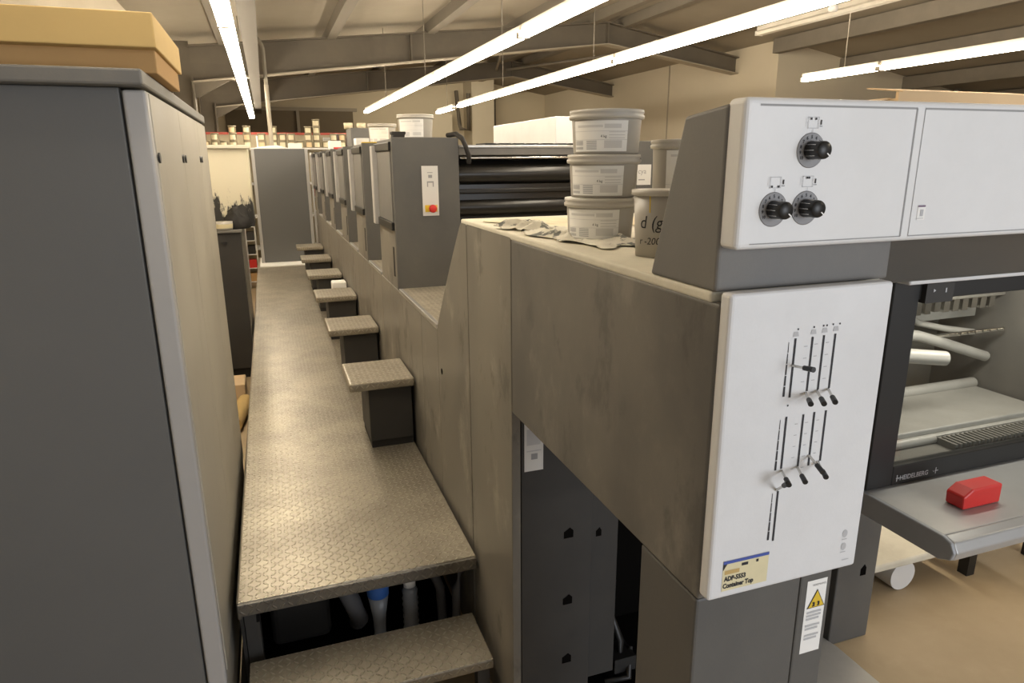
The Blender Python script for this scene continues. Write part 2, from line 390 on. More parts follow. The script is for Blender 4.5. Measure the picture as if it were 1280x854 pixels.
# ================================================================== WALKWAY
pf = thing('walkway', 'raised chequer plate walkway running along the press to the far cabinet', 'walkway', (.2, 6.9, 0))
mb('tread').box(-.235, .642, 2.27, 11.7, .45, .48).build('deck', pf, .006)
mb('treadedge').box(-.235, .642, 2.262, 2.285, .425, .474).box(-.238, -.225, 2.285, 11.7, .40, .474).build('folded_edge', pf, .004)
for y in (2.34, 4.6, 6.9, 9.2, 11.5): mb('grey_dark').box(-.22, -.17, y-.03, y+.03, .011 if y < 2.5 else 0, .36).build('leg', pf)
mb('grey_dark').box(-.22, -.18, 2.3, 11.7, .36, .45).build('side_rail', pf)
mb('soot').box(-.234, -.223, 2.30, 11.7, .011, .40).build('shade_skirt', pf)  # black panel added so the gap beside the cabinet reads dark
mb('void').box(-.2, .63, 3.0, 3.05, 0, .44).build('dark_back_sheet', pf)  # near-black sheet stands in for the dark under the deck
st = thing('step', 'low chequer plate step in front of the walkway', 'step', (.2, 2.1, 0))
mb('tread2').box(-.215, .617, 1.975, 2.255, .20, .24).build('tread', st, .006)
for x in (-.205, .56):
    for y in (1.99, 2.2): mb('grey_dark').box(x, x+.045, y, y+.045, 0, .2).build('leg', st)
# things kept under the walkway
b = thing('spray_bottle', 'blue-capped cloudy bottle under the walkway behind the step', 'bottle', (.275, 2.45, 0))
mb('clear').lathe([(.0, 0.013), (.03, 0.013), (.024, .10), (.028, .18), (.042, .272), (.0, .272)], (.275, 2.45, 0), 24).build('body', b)
mb('blue').lathe([(.041, .273), (.044, .277), (.045, .345), (.038, .352), (.0, .352)], (.275, 2.45, 0), 24).build('cap', b)
b = thing('plastic_bottle', 'clear ribbed bottle with white cap under the walkway', 'bottle', (.405, 2.45, 0))
pr = [(.0, .013), (.034, .013)]
for k in range(8): pr += [(.034, .03+.028*k), (.029, .044+.028*k)]
pr += [(.033, .262), (.024, .284), (.0, .284)]
mb('clear').lathe(pr, (.405, 2.45, 0), 20).build('body', b)
mb('paper').lathe([(.0, .285), (.025, .285), (.025, .335), (.0, .335)], (.405, 2.45, 0), 20).build('cap', b)
tag(mb('hose').tube([(.10, 2.5, .43), (.13, 2.48, .36), (.17, 2.46, .26), (.2, 2.5, .14), (.2, 2.6, .06)], .036, 14).build('hose'), 'thick grey hose hanging under the walkway left of the blue-capped bottle', 'hose')
tag(mb('hose').tube([(.47, 2.55, .44), (.50, 2.5, .34), (.54, 2.48, .22), (.55, 2.5, .035)], .02, 12).build('hose'), 'thin grey hose under the walkway right of the clear bottle', 'hose')
tag(mb('hose').tube([(.62, 2.42, .42), (.61, 2.38, .36), (.585, 2.38, .28), (.59, 2.42, .035)], .018, 12).build('hose'), 'thin dark hose under the walkway next to the press side', 'hose')
tag(mb('soot').prism([(-.15, .013), (.09, .013), (.09, .22), (.03, .30), (-.12, .26), (-.15, .2)], 'y', 2.6, 2.95).build('cloth_heap', None, .03, 3), 'black heap of cloth lying under the walkway at left', 'cloth')

tag(mb('void').box(-.275, .64, 2.27, 2.98, .001, .0105).build('shade_sheet'), 'black sheet added for the dark on the floor under the front of the walkway', 'mat')  # flat near-black sheet added to darken the floor below the deck
# foot stools along the press
def stool():
    t = thing('foot_stool', '', 'step stool', (.52, 3.43, .48), 'step stools along the press')
    mb('grey_dark').box(.405, .635, 3.445, 3.78, .52, .825).build('pedestal', t, .004)
    mb('soot').box(.41, .635, 3.455, 3.77, .48, .52).build('plinth', t)
    mb('tread3').box(.305, .645, 3.40, 3.80, .822, .87).build('tread', t, .012, 3)
    return t
s0 = stool()
SL = ['', 'second step stool along the walkway from the camera', 'third step stool along the walkway from the camera', 'fourth step stool along the walkway, white tub behind it',
      'fifth step stool along the walkway from the camera', 'farthest step stool beside the far grey cabinet']
s0['label'] = 'nearest and largest chequer-topped step stool against the press'
for k in range(1, 6): dup(s0, (.52, 3.43+1.225*k, .48), SL[k].replace(', white tub behind it', ' from the camera'))
pt = aty(418, 357, 6.75); q = aty(440, 352, 6.75)
tag(mb('paper').box(.505, .64, 6.62, 6.78, .48, .858).build('white_tub', None, .015, 3), 'white tub standing on the walkway just behind the third step stool', 'tub')

# ================================================================== LEFT CABINET
X0, XF, Y0, Y1 = -1.05, -.27, 2.05, 3.88
cb = thing('control_cabinet', 'tall grey control cabinet with beige side doors, boxes on top', 'cabinet', (-.66, 3.0, 0))
mb('cab_front').box(X0, XF-.062, Y0, Y0+.03, .28, 2.165).build('front_panel', cb, .003)
mb('cab_side').box(X0, XF-.005, Y0+.03, Y1, .10, 2.16).build('carcass', cb)
mb('cab_strip').box(XF-.056, XF, Y0-.002, Y0+.035, .335, 2.16).build('corner_strip', cb, .008, 3)
mb('grey_dark').box(X0+.02, XF-.012, Y0+.02, Y1-.02, 0, .33).build('plinth', cb)
mb('cab_lid').box(X0, XF+.004, Y0-.06, Y1+.02, 2.166, 2.205).build('lid', cb, .006)
for a, b, ls in ((Y0+.038, 2.726, (2.10, 2.69)), (2.732, 3.426, (2.77, 3.39)), (3.432, Y1, (3.47,))):
    dr = mb('cab_side').box(XF-.006, XF+.002, a, b, .36, 2.155).build('door', cb, .003)
    l = mb('black')
    for y in ls:
        l.cyl((XF+.001, y, 1.992), (XF+.007, y, 1.992), .014, seg=14)
    l.build('lock', dr)
cx = thing('cardboard_box', 'cardboard carton with overhanging lid on top of the left cabinet', 'box', (-.6, 2.3, 2.205))
mb('card2').box(-1.0, -.243, 2.10, 2.62, 2.206, 2.29).build('carton', cx, .003)
mb('card').box(-1.02, -.233, 2.05, 2.64, 2.262, 2.345).build('lid', cx, .003)

# ================================================================== INK CAN
def can(name, label, cat, c, r=.088, h=.098, ang=-1.9, group=None, lab=True, bodymat='can', lid=True, wide=1.55, kg='4 kg'):
    t = thing(name, label, cat, c, group)
    mb(bodymat).lathe([(.0, 0), (r*.93, 0), (r*.945, .004), (r, h-.012), (r, h), (.0, h)], c, 40).build('body', t)
    if lid:
        mb('canlid').lathe([(r+.001, h-.010), (r+.007, h-.008), (r+.008, h-.001), (r+.004, h+.003), (r+.007, h+.006), (r+.006, h+.013), (r-.003, h+.014), (r-.008, h+.008), (.0, h+.008)], c, 40).build('lid', t)
    if lab:
        def mp(off):
            def f(u, v):
                rr = r*.945 + (r-r*.945)*(v/h) + off; a = ang + u
                return (c[0]+rr*math.cos(a), c[1]+rr*math.sin(a), c[2]+v)
            return f
        a, b, c_ = mp(.0008), mp(.0013), mp(.0017)
        w = wide/2; m = mb('paper').patch(a, -w, w, .006, h-.014, 20)
        m.mat('paperg').patch(b, -w*.8, w*.15, h-.03, h-.024, 8).patch(b, w*.2, w*.75, h-.032, h-.022, 6)
        m.patch(b, w*.2, w*.8, .014, .032, 6)
        for k in range(3): m.patch(b, w*.35, w*.9, h-.042-.007*k, h-.040-.007*k, 5)
        m.mat('marklight').patch(b, -w, w, h*.58, h*.58+.0006, 12).patch(b, -w, w, h*.36, h*.36+.0006, 12)
        for k in range(14):                                # bar code
            u = -w*.95+k*w*.028; m.patch(b, u, u+w*(.012+.010*(k*7 % 3)/2), .021, .032)
            m.patch(b, u, u+w*.018, .011, .017)
        for k in range(5): m.patch(b, -w*.42, -w*.05, .011+.0045*k, .0135+.0045*k, 3)
        m.mat('ink')
        m.text(c_, kg, .009, w*.08, h*.42, sx=1/r)
        m.build('label', t)
    return t
base = (.832, 1.635)
CL = ['bottom ink can of the stack of three on the dusty cover, standing on the rag', 'middle ink can of the stack of three on the dusty cover', 'topmost ink can of the stack of three on the dusty cover']
zz = 1.779; hh = .093
for k, (dx, dy) in enumerate(((-.008, 0), (-.001, .002), (.003, 0))):
    can('ink_can', CL[k], 'ink can', (base[0]+dx, base[1]+dy, zz+k*(hh+.0145)), .088, hh, -2.33+.03*k, 'stacked ink cans', wide=1.75)

# big handwritten bucket and the can behind
bx = (.792, 1.30, 1.7765)
t = thing('plastic_bucket', 'grey tapered bucket with black handwriting beside the hood', 'bucket', bx)
r1, r2, hb = .038, .044, .135
r1, r2 = .043, .051
mb('can').lathe([(0, 0), (r1, 0), (r2, hb), (0, hb)], bx, 36).build('body', t)
mb('canlid').lathe([(r2, hb-.006), (r2+.005, hb-.004), (r2+.005, hb+.006), (r2-.004, hb+.007), (r2-.008, hb+.003), (0, hb+.003)], bx, 36).build('lid', t)
def bm_(off, ang):
    def f(u, v):
        rr = r1+(r2-r1)*v/hb+off; a = ang+u/r2
        return (bx[0]+rr*math.cos(a), bx[1]+rr*math.sin(a), bx[2]+v)
    return f
f = bm_(.0008, -2.33)
m = mb('ink').text(f, 'd (ge', .038, -.030, .062, .15, .92).text(f, 'r -200g', .021, -.032, .028, .15)
m.mat('yellow').patch(f, -.006, -.0035, .095, hb-.006)
m.build('handwriting', t)
t = can('ink_can', 'ink can half hidden behind the hood and the bucket', 'ink can', (1.068, 1.62, 1.7765), .088, .24, -2.0, None, True, 'can', True, 1.5, '')
t['category'] = 'ink can'
# rags and sheet under the cans
def rag(name, label, cx, cy, w, d, z, seed, mat, amp=.012, rot=0.0, n=46, hole=None):
    rnd = random.Random(seed); ph = [(rnd.uniform(8, 40), rnd.uniform(8, 40), rnd.uniform(0, 6)) for _ in range(7)]
    vs, fs = [], []
    for i in range(n+1):
        for j in range(n+1):
            u, v = i/n-.5, j/n-.5
            e = 1+.10*math.sin(9*math.atan2(v, u)+seed)
            x, y = u*w*e, v*d*e
            h = (1-abs(math.sin(ph[0][0]*x*1.6+ph[0][1]*y*.9+ph[0][2]+1.2*math.sin(ph[1][0]*y))))**1.6*.9 + sum(abs(math.sin(a*x*2.2+b*y*2.2+c)) for a, b, c in ph)/14
            edge = min(.5-abs(u), .5-abs(v))*2
            hz = z+.0008+amp*h*min(1, .3+edge*2)*1.3
            if hole and math.hypot(cx+x*math.cos(rot)-y*math.sin(rot)-hole[0], cy+x*math.sin(rot)+y*math.cos(rot)-hole[1]) < .093: hz = z+.0006
            vs.append((cx+x*math.cos(rot)-y*math.sin(rot), cy+x*math.sin(rot)+y*math.cos(rot), hz))
    for i in range(n):
        for j in range(n): a = i*(n+1)+j; fs.append((a, a+n+1, a+n+2, a+1))
    o = MB().mat(mat)._add(vs, fs, True).build(name, fix=False)
    s = o.modifiers.new('solid', 'SOLIDIFY'); s.thickness = .0015; s.offset = 1
    return tag(o, label, 'rag' if mat == 'rag' else 'sheet')
rag('cleaning_rag', 'grey-blotched white rag crumpled under the ink can stack', .80, 1.66, .20, .42, 1.7755, 3, 'rag', .014, .15, hole=base)
rag('cleaning_rag', 'crumpled blotchy rag lying at the cover edge left of the cans', .742, 1.95, .12, .20, 1.776, 8, 'rag', .018, .5)
rag('cover_sheet', 'pale flat sheet spread over the cover behind the cans', 1.0, 2.1, .50, .40, 1.776, 5, 'sheet', .004, .2)

# ================================================================== DELIVERY UNIT (near end of the press)
XS = .655
YN = .878; YP = .853
dl = thing('delivery_unit', 'near end delivery unit with dusty arm, white control panels and glass guard', 'printing press', (1.5, 1.7, 0))
XR = 2.40
# side cladding at the gallery: first panel, second panel with slanted back
mb('grey_side').box(XS, XS+.03, 1.872, 2.345, 0, 1.765).build('side_panel', dl, .003)
mb('grey_side').prism([(2.351, 0), (2.351, 1.765), (2.42, 1.765), (2.45, 1.74), (2.60, 1.58), (2.74, 1.42), (2.86, 1.276), (2.86, 0)], 'x', XS, XS+.03).build('side_panel', dl, .003)
mb('grey_side').prism([(2.352, .1), (2.352, 1.76), (2.42, 1.76), (2.60, 1.575), (2.74, 1.415), (2.86, 1.27), (2.86, .1)], 'x', XS+.03, XR).build('rear_body', dl)
# top cover and arms
mb('cover').prism([(XS, .90), (1.011, .90), (1.011, 1.10), (1.14, 1.10), (1.14, 1.62), (2.03, 1.62), (2.03, 1.12), (XR, 1.12), (XR, 2.42), (XS, 2.42)], 'z', 1.755, 1.775).build('top_cover', dl, .006, 3)  # unseen slot cut in the cover lets light into the delivery
mb('grey_arm').box(XS, 1.0, YN, 1.868, 1.22, 1.758).build('arm', dl, .006, 3)
fa = mb('grey_arm').box(2.05, XR, 1.15, 1.868, 1.22, 1.758).build('arm', dl, .006, 3)
# posts
mb('grey').box(XS+.002, .89, YN+.004, 1.078, 0, 1.218).build('post', dl, .005)
mb('grey').box(.893, .968, YN+.006, 1.07, 0, 1.218).build('post_cover', dl, .004)
mb('grey').box(2.045, 2.25, 1.84, 2.2, 0, 1.22).build('post', dl, .005)
# frame seen under the arm
fr = mb('grey_dark').box(XS+.032, .945, 1.872, 2.34, 0, 1.22).build('inner_frame', dl, .003)
fr2 = mb('grey_dark').box(.948, 1.062, 1.90, 2.34, .12, 1.22).build('inner_frame', dl, .003)
def keyhole(x, y, z, par, w=.017, h=.034):
    mb('void').prism([(x-w, z-h/2), (x+w, z-h/2), (x+w, z+h*.25), (x+w*.3, z+h*.6), (x-w*.6, z+h*.3), (x-w, z+h*.2)], 'y', y-.002, y+.004).build('keyhole', par)
for z in (.757, .497, .255): keyhole(.857, 1.872, z, fr)
keyhole(.985, 1.90, .72, fr2, .01, .03)
p = aty(1079, 713, 1.84); keyhole(p.x, 1.84, p.z, dl, .014, .045)
p = aty(1079, 655, 1.84); keyhole(2.12, 1.84, .725, dl, .02, .03)
mb('void').box(1.06, 2.045, 2.3, 2.34, 0, 1.755).build('bay_shade_back', dl)  # near-black sheet paints the shade at the back of the bay
mb('void').box(.69, 2.04, 1.905, 2.3, .001, .012).build('bay_shade_floor', dl)  # near-black sheet over the floor, painted shade inside the bay
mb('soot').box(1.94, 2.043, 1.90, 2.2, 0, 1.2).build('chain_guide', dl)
for z in (.5, .36, .2): mb('black').lathe([(0, 0), (.03, 0), (.034, .01), (.034, .03), (.0, .034)], (1.99, 1.90, z), 16, 'y').build('clamp_knob', dl)
m = mb('black').tube([(1.09, 1.95, .02), (1.10, 1.92, .10), (1.12, 1.95, .20), (1.10, 2.0, .28), (1.13, 2.05, .4)], .014);m.build('cable', dl)
mb('black').tube([(1.05, 1.93, .05), (1.12, 1.88, .09), (1.16, 1.95, .16)], .012).build('cable', dl)
mb('black').box(1.07, 1.16, 1.90, 2.0, .10, .16).build('connector', dl)
mb('tray').prism([(1.0, 1.22), (1.0, 1.9), (2.03, 1.9), (2.05, 1.80), (2.05, 1.5), (1.98, 1.3), (1.8, 1.22)], 'z', .005, .03).build('pile_plate', dl, .006)
# sticker on inner frame
def flat(x, y, z):                                           # plane facing the camera side, u right, v up
    def mk(off): return lambda u, v: (x+u, y-off, z+v)
    return mk
A = flat(0, 1.872, 0); a, b, c = A(.0012), A(.0018), A(.0022)
m = mb('paperg').patch(a, .697, .762, 1.01, 1.185); m.mat('marklight').patch(b, .705, .752, 1.10, 1.155).patch(b, .705, .755, 1.078, 1.082)
m.mat('mark').patch(b, .72, .742, 1.05, 1.07); m.build('sticker', dl)

# ---- lower white panel
def P(x, y): v = aty(x, y, YP); return (v.x, v.z)
lx0, lx1, lz0, lz1 = XS+.003, .988, H-.748, H-.2015
lp = mb('whitep').box(lx0, lx1, YP, YN+.004, lz0, lz1).build('control_panel', dl, .007, 3, label='white slider control panel')
F2 = flat(0, YP, 0); a, b, c = F2(.0006), F2(.0011), F2(.0016)
def strip(m, p0, p1, w0, w1):
    (x0, z0), (x1, z1) = p0, p1
    m.poly(a, [(x0-w0/2, z0), (x0+w0/2, z0), (x1+w1/2, z1), (x1-w1/2, z1)])
sl = mb('ink')
SLOTS = [((995, 423), (986, 497)), ((1016, 421), (1008, 489)), ((1030, 419), (1022, 487)), ((1044, 417), (1036, 485)),
         ((983, 521), (976, 586)), ((1004, 518), (997, 583)), ((1018, 515), (1010, 582)), ((1032, 513), (1025, 576)), ((972, 614), (966, 676))]
for p0, p1 in SLOTS:
    q0, q1 = P(*p0), P(*p1); xm = (q0[0]+q1[0])/2; strip(sl, (xm, q0[1]), (xm, q1[1]), .0042, .0042)
for p0, p1 in (((986, 428), (979, 497)), ((975, 525), (969, 589)), ((965, 617), (960, 676))):
    q0, q1 = P(*p0), P(*p1); xm = (q0[0]+q1[0])/2
    for k in range(5):
        f0, f1 = k/5, k/5+.185
        strip(sl, (xm, q0[1]+(q1[1]-q0[1])*f0), (xm, q0[1]+(q1[1]-q0[1])*f1), .0008+.0036*f0, .0008+.0036*f1)
sl.mat('mark')
for x0, z_top, z_bot in ((1007, 433, 492), (1020, 430, 490), (1034, 428, 488)):
    for k in range(5):
        q = P(x0-1.4*k, z_top+(z_bot-z_top)*k/4); sl.patch(a, q[0]-.0035, q[0]+.0035, q[1]-.0004, q[1]+.0004)
for x0, z_top, z_bot in ((995, 530, 586), (1008, 528, 584), (1022, 525, 580)):
    for k in range(5):
        q = P(x0-1.4*k, z_top+(z_bot-z_top)*k/4); sl.patch(a, q[0]-.003, q[0]+.003, q[1]-.0004, q[1]+.0004)
for (x, y, ds) in ((995, 417, (1,)), (1017, 414, (0,)), (1031, 412, (-1, 1)), (1045, 410, (-2, 2)), (984, 512, (0,))):
    q = P(x, y); sl.mat('marklight')
    if y < 500: sl.poly(a, [(q[0]-.006, q[1]-.005), (q[0]+.006, q[1]-.005), (q[0]+.004, q[1]+.003), (q[0]-.004, q[1]+.003)])
    sl.mat('ink')
    for d_ in ds: sl.patch(a, q[0]+d_*.0035-.0014, q[0]+d_*.0035+.0014, q[1]+.0055, q[1]+.0085)
sl.build('slot_markings', lp)
sl = mb('marklight')
for (x, y) in ((1056, 667), (1054, 683)):
    q = P(x, y); sl.poly(a, [(q[0]+.006*math.cos(t*PI/8), q[1]+.008*math.sin(t*PI/8)) for t in range(16)])
    sl.patch(a, q[0]-.006, q[0]+.006, q[1]-.0125, q[1]-.0105)
q = P(1056, 699); sl.patch(a, q[0]-.008, q[0]+.008, q[1]-.001, q[1]+.001)
sl.build('printed_symbols', lp)
LEV = [((990, 457), (1010, 461)), ((1007, 491), (1012, 502)), ((1021, 488), (1028, 501)), ((1035, 486), (1042, 499)),
       ((977, 588), (984, 602)), ((996, 583), (1004, 598)), ((1011, 569), (1024, 585)), ((1022, 577), (1030, 592)), ((970, 613), (982, 606))]
for p0, p1 in LEV:
    A0 = aty(*p0, YP); B0 = aty(*p1, YP-.034)
    lv = mb('chrome').cyl(A0, B0, .0022, seg=10).build('lever', lp)
    d_ = (B0-A0).normalized(); mb('black').cyl(B0-d_*.008, B0+d_*.012, .0042, .0046, 12).build('lever_tip', lv)
# cream type sticker with blue bar
q0 = P(901, 742); q1 = P(960, 690); sx0, sx1 = q0[0], P(959, 712)[0]; sz0, sz1 = P(901, 740)[1], P(959, 689)[1]
sz1 = P(902, 703)[1]
m = mb('cream').patch(a, sx0, sx1, sz0, sz1); W = sx1-sx0; Hh = sz1-sz0
m.mat('navy').patch(b, sx0, sx1, sz1-.006, sz1)
m.mat('ink').text(b, 'ADP-5553', .0125, sx0+.004, sz0+Hh*.33, sx=.85, bold=.0006).text(b, 'Container Top', .0125, sx0+.002, sz0+Hh*.10, sx=.85, bold=.0006)
m.patch(b, sx0+W*.40, sx0+W*.54, sz1-.0155, sz1-.010).patch(b, sx0+W*.72, sx0+W*.77, sz1-.0145, sz1-.009).poly(b, [(sx0, sz1-.006), (sx0+.008, sz1-.006), (sx0, sz1-.018)])
m.mat('card').patch(b, sx0+W*.04, sx0+W*.36, sz0+Hh*.55, sz0+Hh*.68)
m.build('type_sticker', lp, label='cream sticker with blue bar')
# warning label on the post
F3 = flat(0, YN+.006, 0); a3, b3, c3, d3 = F3(.0008), F3(.0014), F3(.002), F3(.0026)
wz0, wz1 = aty(1003, 820, YN).z, aty(1022, 727, YN).z; wx0, wx1 = .909, .957; ww = wx1-wx0
m = mb('paper').patch(a3, wx0, wx1, wz0, wz1); m.mat('mark').text(b3, 'WARNUNG', .0065, wx0+.013, wz1-.013, sx=.95)
cxw = (wx0+wx1)/2+.002; tz = wz1-.062
m.mat('ink').poly(b3, [(cxw-.0215, tz), (cxw+.0215, tz), (cxw, tz+.041)])
m.mat('yellow').poly(c3, [(cxw-.0187, tz+.0018), (cxw+.0187, tz+.0018), (cxw, tz+.0375)])
m.mat('ink')
for dx in (-.006, .0055):                                     # two small pictogram figures in the triangle
    m.patch(d3, cxw+dx-.002, cxw+dx+.002, tz+.004, tz+.012); m.patch(d3, cxw+dx-.0035, cxw+dx+.0015, tz+.011, tz+.0135); m.patch(d3, cxw+dx-.004, cxw+dx-.001, tz+.004, tz+.006)
m.mat('marklight')
for k in range(9):
    if k in (3, 6): continue
    m.patch(b3, wx0+.006, wx1-.007-.004*(k % 3 == 2), tz-.012-.0075*k, tz-.0075-.0075*k)
m.build('warning_label', dl, label='white label with yellow warning triangle')

# ---- hood and upper console panel
def prof(z): return 1.09-(z-1.775)/(2.048-1.775)*.085
mb('grey_hood').prism([(YN+.012, 1.775), (1.09, 1.775), (1.004, 2.048), (YN+.012, 2.06)], 'x', XS, 1.012).build('hood', dl, .006, 3)
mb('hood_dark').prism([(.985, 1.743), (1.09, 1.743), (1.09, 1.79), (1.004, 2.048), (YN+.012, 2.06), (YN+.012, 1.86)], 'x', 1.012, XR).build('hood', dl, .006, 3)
uz0, uz1 = H-.1345, H+.0865
up = mb('whitep2').box(XS+.003, XR+.02, YP, YN+.02, uz0, uz1).build('console_panel', dl, .009, 4, label='white console panel with rotary knobs')
m = mb('groove'); g = .0015
xa, xb, xc = P(945, 200)[0], P(1138, 200)[0], P(1148, 200)[0]
za, zb = P(1040, 133)[1], P(1040, 300)[1]
m.patch(a, xa, xb, za-g, za+g).patch(a, xb-g, xb+g, zb, za).patch(a, xa, xb, zb-g*.6, zb+g*.6)
m.patch(a, xc, XR-.03, za-g, za+g).patch(a, xc-.0006, xc+.0006, zb, za).patch(a, xc, XR-.03, zb-g*.6, zb+g*.6)
m.build('panel_groove', up)
def knob(px, py, pic):
    v = aty(px, py, YP); x, z = v.x, v.z
    k = mb('black').lathe([(.0125, .0), (.0138, .001), (.0136, .018), (.0130, .027), (.0120, .029), (0, .029)], (x, YP-.001, z), 28, 'y')
    k.mat('chrome')
    for j in range(10):
        t = 2*PI*j/10; k.cyl((x+.0139*math.cos(t), YP-.003, z+.0139*math.sin(t)), (x+.0134*math.cos(t), YP-.022, z+.0134*math.sin(t)), .0006, seg=6)
    k.mat('paper')
    k.poly(lambda u, v_: (x+u, YP-.0306, z+v_), [(.003, -.005), (.0048, -.004), (.0095, -.0075), (.008, -.009)])
    ko = k.build('rotary_knob', up)
    d_ = mb('mark').lathe([(.0245, 0), (.026, .0004), (.0245, .0008)], (x, YP, z), 40, 'y')
    d_.mat('paperg').poly(lambda u, v_: (x+u, YP-.0005, z+v_), [(.0242*math.cos(t*PI/20), .0242*math.sin(t*PI/20)) for t in range(40)])
    d_.mat('ink')
    for j in range(10):
        t = math.radians(215-j*25); tx = [10, 9, 8, 7, 6, 5, 4, 3, 2, 1][j]
        ux, uz = .0195*math.cos(t), .0195*math.sin(t)
        d_.text(lambda u, v_: (x+u, YP-.0012, z+v_), str(tx), .0066, ux-.002*len(str(tx)), uz-.002, bold=.0002)
    # pictogram above: sheet outline, dots, arrow
    zc = z+.040; L = lambda u, v_: (x+u, YP-.0012, zc+v_)
    d_.mat('marklight').patch(L, -.0004, .0004, -.014, -.009)
    for (u0, u1, v0, v1) in ((-.010, .010, .0075, .0083), (-.010, .010, -.0083, -.0075), (-.010, -.0092, -.008, .008), (.0092, .010, -.008, .008), (-.0135, -.013, -.006, .008)):
        d_.patch(L, u0, u1, v0, v1)
    d_.mat('ink')
    for (u, v_) in pic: d_.patch(L, u-.0015, u+.0015, v_-.0015, v_+.0015)
    d_.patch(L, .0135, .0155, -.003, .004).patch(L, .012, .017, -.0055, -.0047)
    d_.build('dial_scale', ko)
knob(1013, 188, [(-.0045, .0055), (.0045, .0055)])
knob(966, 262, [(-.006, -.006), (.006, -.006)])
knob(1006, 260, [(-.002, .0055), (.002, .0055)])
q = P(1145, 275); q2 = P(1156, 255)
m = mb('paper').patch(a, q[0], q[0]+.017, q[1], q[1]+.024); m.mat('purple').patch(b, q[0], q[0]+.016, q[1]+.021, q[1]+.024)
m.mat('marklight').patch(b, q[0]+.006, q[0]+.0125, q[1]+.006, q[1]+.017).patch(b, q[0], q[0]+.014, q[1]+.002, q[1]+.003)
m.build('round_sticker', up, label='small white sticker with purple bar')

# ---- glass guard of the delivery
YG = 1.10
gx0, gx1, gz0, gz1 = 1.275, 2.30, H-.765, H-.258
gd = mb('black').box(gx0, gx0+.078, YG, YG+.025, gz0, gz1).box(gx1-.078, gx1, YG, YG+.025, gz0, gz1).box(gx0+.078, gx1-.078, YG, YG+.025, gz0, gz0+.05).box(gx0+.078, gx1-.078, YG, YG+.025, gz1-.05, gz1).build('guard_frame', dl, .002, 1, label='black guard door frame')
mb('glass').box(gx0+.078, gx1-.078, YG+.01, YG+.014, gz0+.05, gz1-.05).build('glass_pane', gd)
F4 = flat(0, YG, 0); a4 = F4(.0012)
v = aty(1119, 603, YG); tx0, tz0 = v.x, v.z+.004
m = mb('marklight').text(a4, 'HEIDELBERG', .0175, tx0+.011, tz0, sx=.94, bold=.0003)
for xx, dr in ((tx0+.002, 1), (tx0+.128, -1)):                 # rays either side of the word
    m.patch(a4, xx-.001, xx+.0015, tz0-.002, tz0+.015); m.patch(a4, xx-.003, xx+.008, tz0+.0052, tz0+.0075)
    m.poly(a4, [(xx+dr*.002, tz0+.002), (xx+dr*.009, tz0+.006), (xx+dr*.009, tz0+.008)]); 
m.build('maker_lettering', gd)
m = mb('grey_dark'); v = aty(1156, 372, YG); m.box(gx0+.082, gx0+.165, YG-.012, YG+.02, gz1-.056, gz1-.012)
m.mat('marklight'); A5 = flat(0, YG-.012, 0)(.001); m.poly(A5, [(gx0+.102, gz1-.032), (gx0+.109, gz1-.028), (gx0+.102, gz1-.024)]).patch(A5, gx0+.138, gx0+.142, gz1-.034, gz1-.024)
m.build('latch_block', gd, label='grey latch block with small arrow')
mb('whitep2').box(1.235, XR, 1.03, 1.12, 1.724, 1.742).build('guard_ledge', dl, .006, 3)
# tray under the glass
tr = mb('tray').box(1.275, 2.35, .895, 1.13, 1.195, 1.214).prism([(.895, 1.195), (.895, 1.214), (.872, 1.208), (.862, 1.188), (.868, 1.168), (.895, 1.160)], 'x', 1.275, 2.35)
tr.mat('trayside').prism([(1.13, 1.158), (1.13, 1.2135), (.895, 1.2135), (.874, 1.207), (.864, 1.188), (.869, 1.169), (.895, 1.158)], 'x', 1.268, 1.280)
tr.build('delivery_tray', dl, .003)
# inside the delivery seen through the glass
mb('innerd').box(1.02, 2.045, 1.58, 1.60, 1.24, 1.75).build('inner_wall', dl)
mb('inner').box(1.22, 2.04, 1.205, 1.43, 1.272, 1.288).build('sheet_brake_plate', dl, .004)
m = mb('innerd').box(1.22, 2.04, 1.13, 1.205, 1.243, 1.252)
m.build('lower_plate', dl)
m = mb('innerd').box(1.60, 2.04, 1.19, 1.204, 1.252, 1.272)
for k in range(26): m.box(1.60+.016*k, 1.608+.016*k, 1.135, 1.192, 1.253, 1.27)
m.build('comb', dl)
mb('inner').cyl((1.21, 1.20, 1.262), (2.04, 1.20, 1.262), .013).build('cross_bar', dl)
mb('inner').cyl((1.21, 1.43, 1.295), (2.04, 1.43, 1.295), .017).build('cross_bar', dl)
mb('inner').cyl((1.42, 1.34, 1.482), (1.69, 1.27, 1.454), .020).build('suction_tube', dl)
mb('inner').tube([(1.60, 1.42, 1.50), (1.74, 1.40, 1.481), (1.85, 1.40, 1.448), (2.03, 1.40, 1.39)], .016).build('gripper_rod', dl)
mb('inner').tube([(1.62, 1.45, 1.50), (1.70, 1.45, 1.515), (1.75, 1.45, 1.535), (1.79, 1.45, 1.505), (1.90, 1.45, 1.478), (2.03, 1.45, 1.455)], .010).build('gripper_rod', dl)
mb('inner').box(1.21, 2.04, 1.46, 1.50, 1.505, 1.555).build('gripper_bar', dl)
m = mb('innerd').box(1.21, 2.04, 1.38, 1.42, 1.585, 1.61).mat('chrome')
rnd = random.Random(2)
for k in range(14): m.box(1.50+.036*k, 1.522+.036*k, 1.372, 1.395, 1.56-.012*rnd.random(), 1.588)
m.build('gripper_bar', dl)
for k in range(7): mb('chrome').cyl((1.80+.03*k, 1.50, 1.44), (1.84+.03*k, 1.35, 1.49), .005, seg=8).build('guide_wire', dl)
mb('card3').box(1.62, 1.70, 1.52, 1.56, 1.31, 1.37).build('paper_wedge', dl)
rb = aty(1187, 620, 1.0)
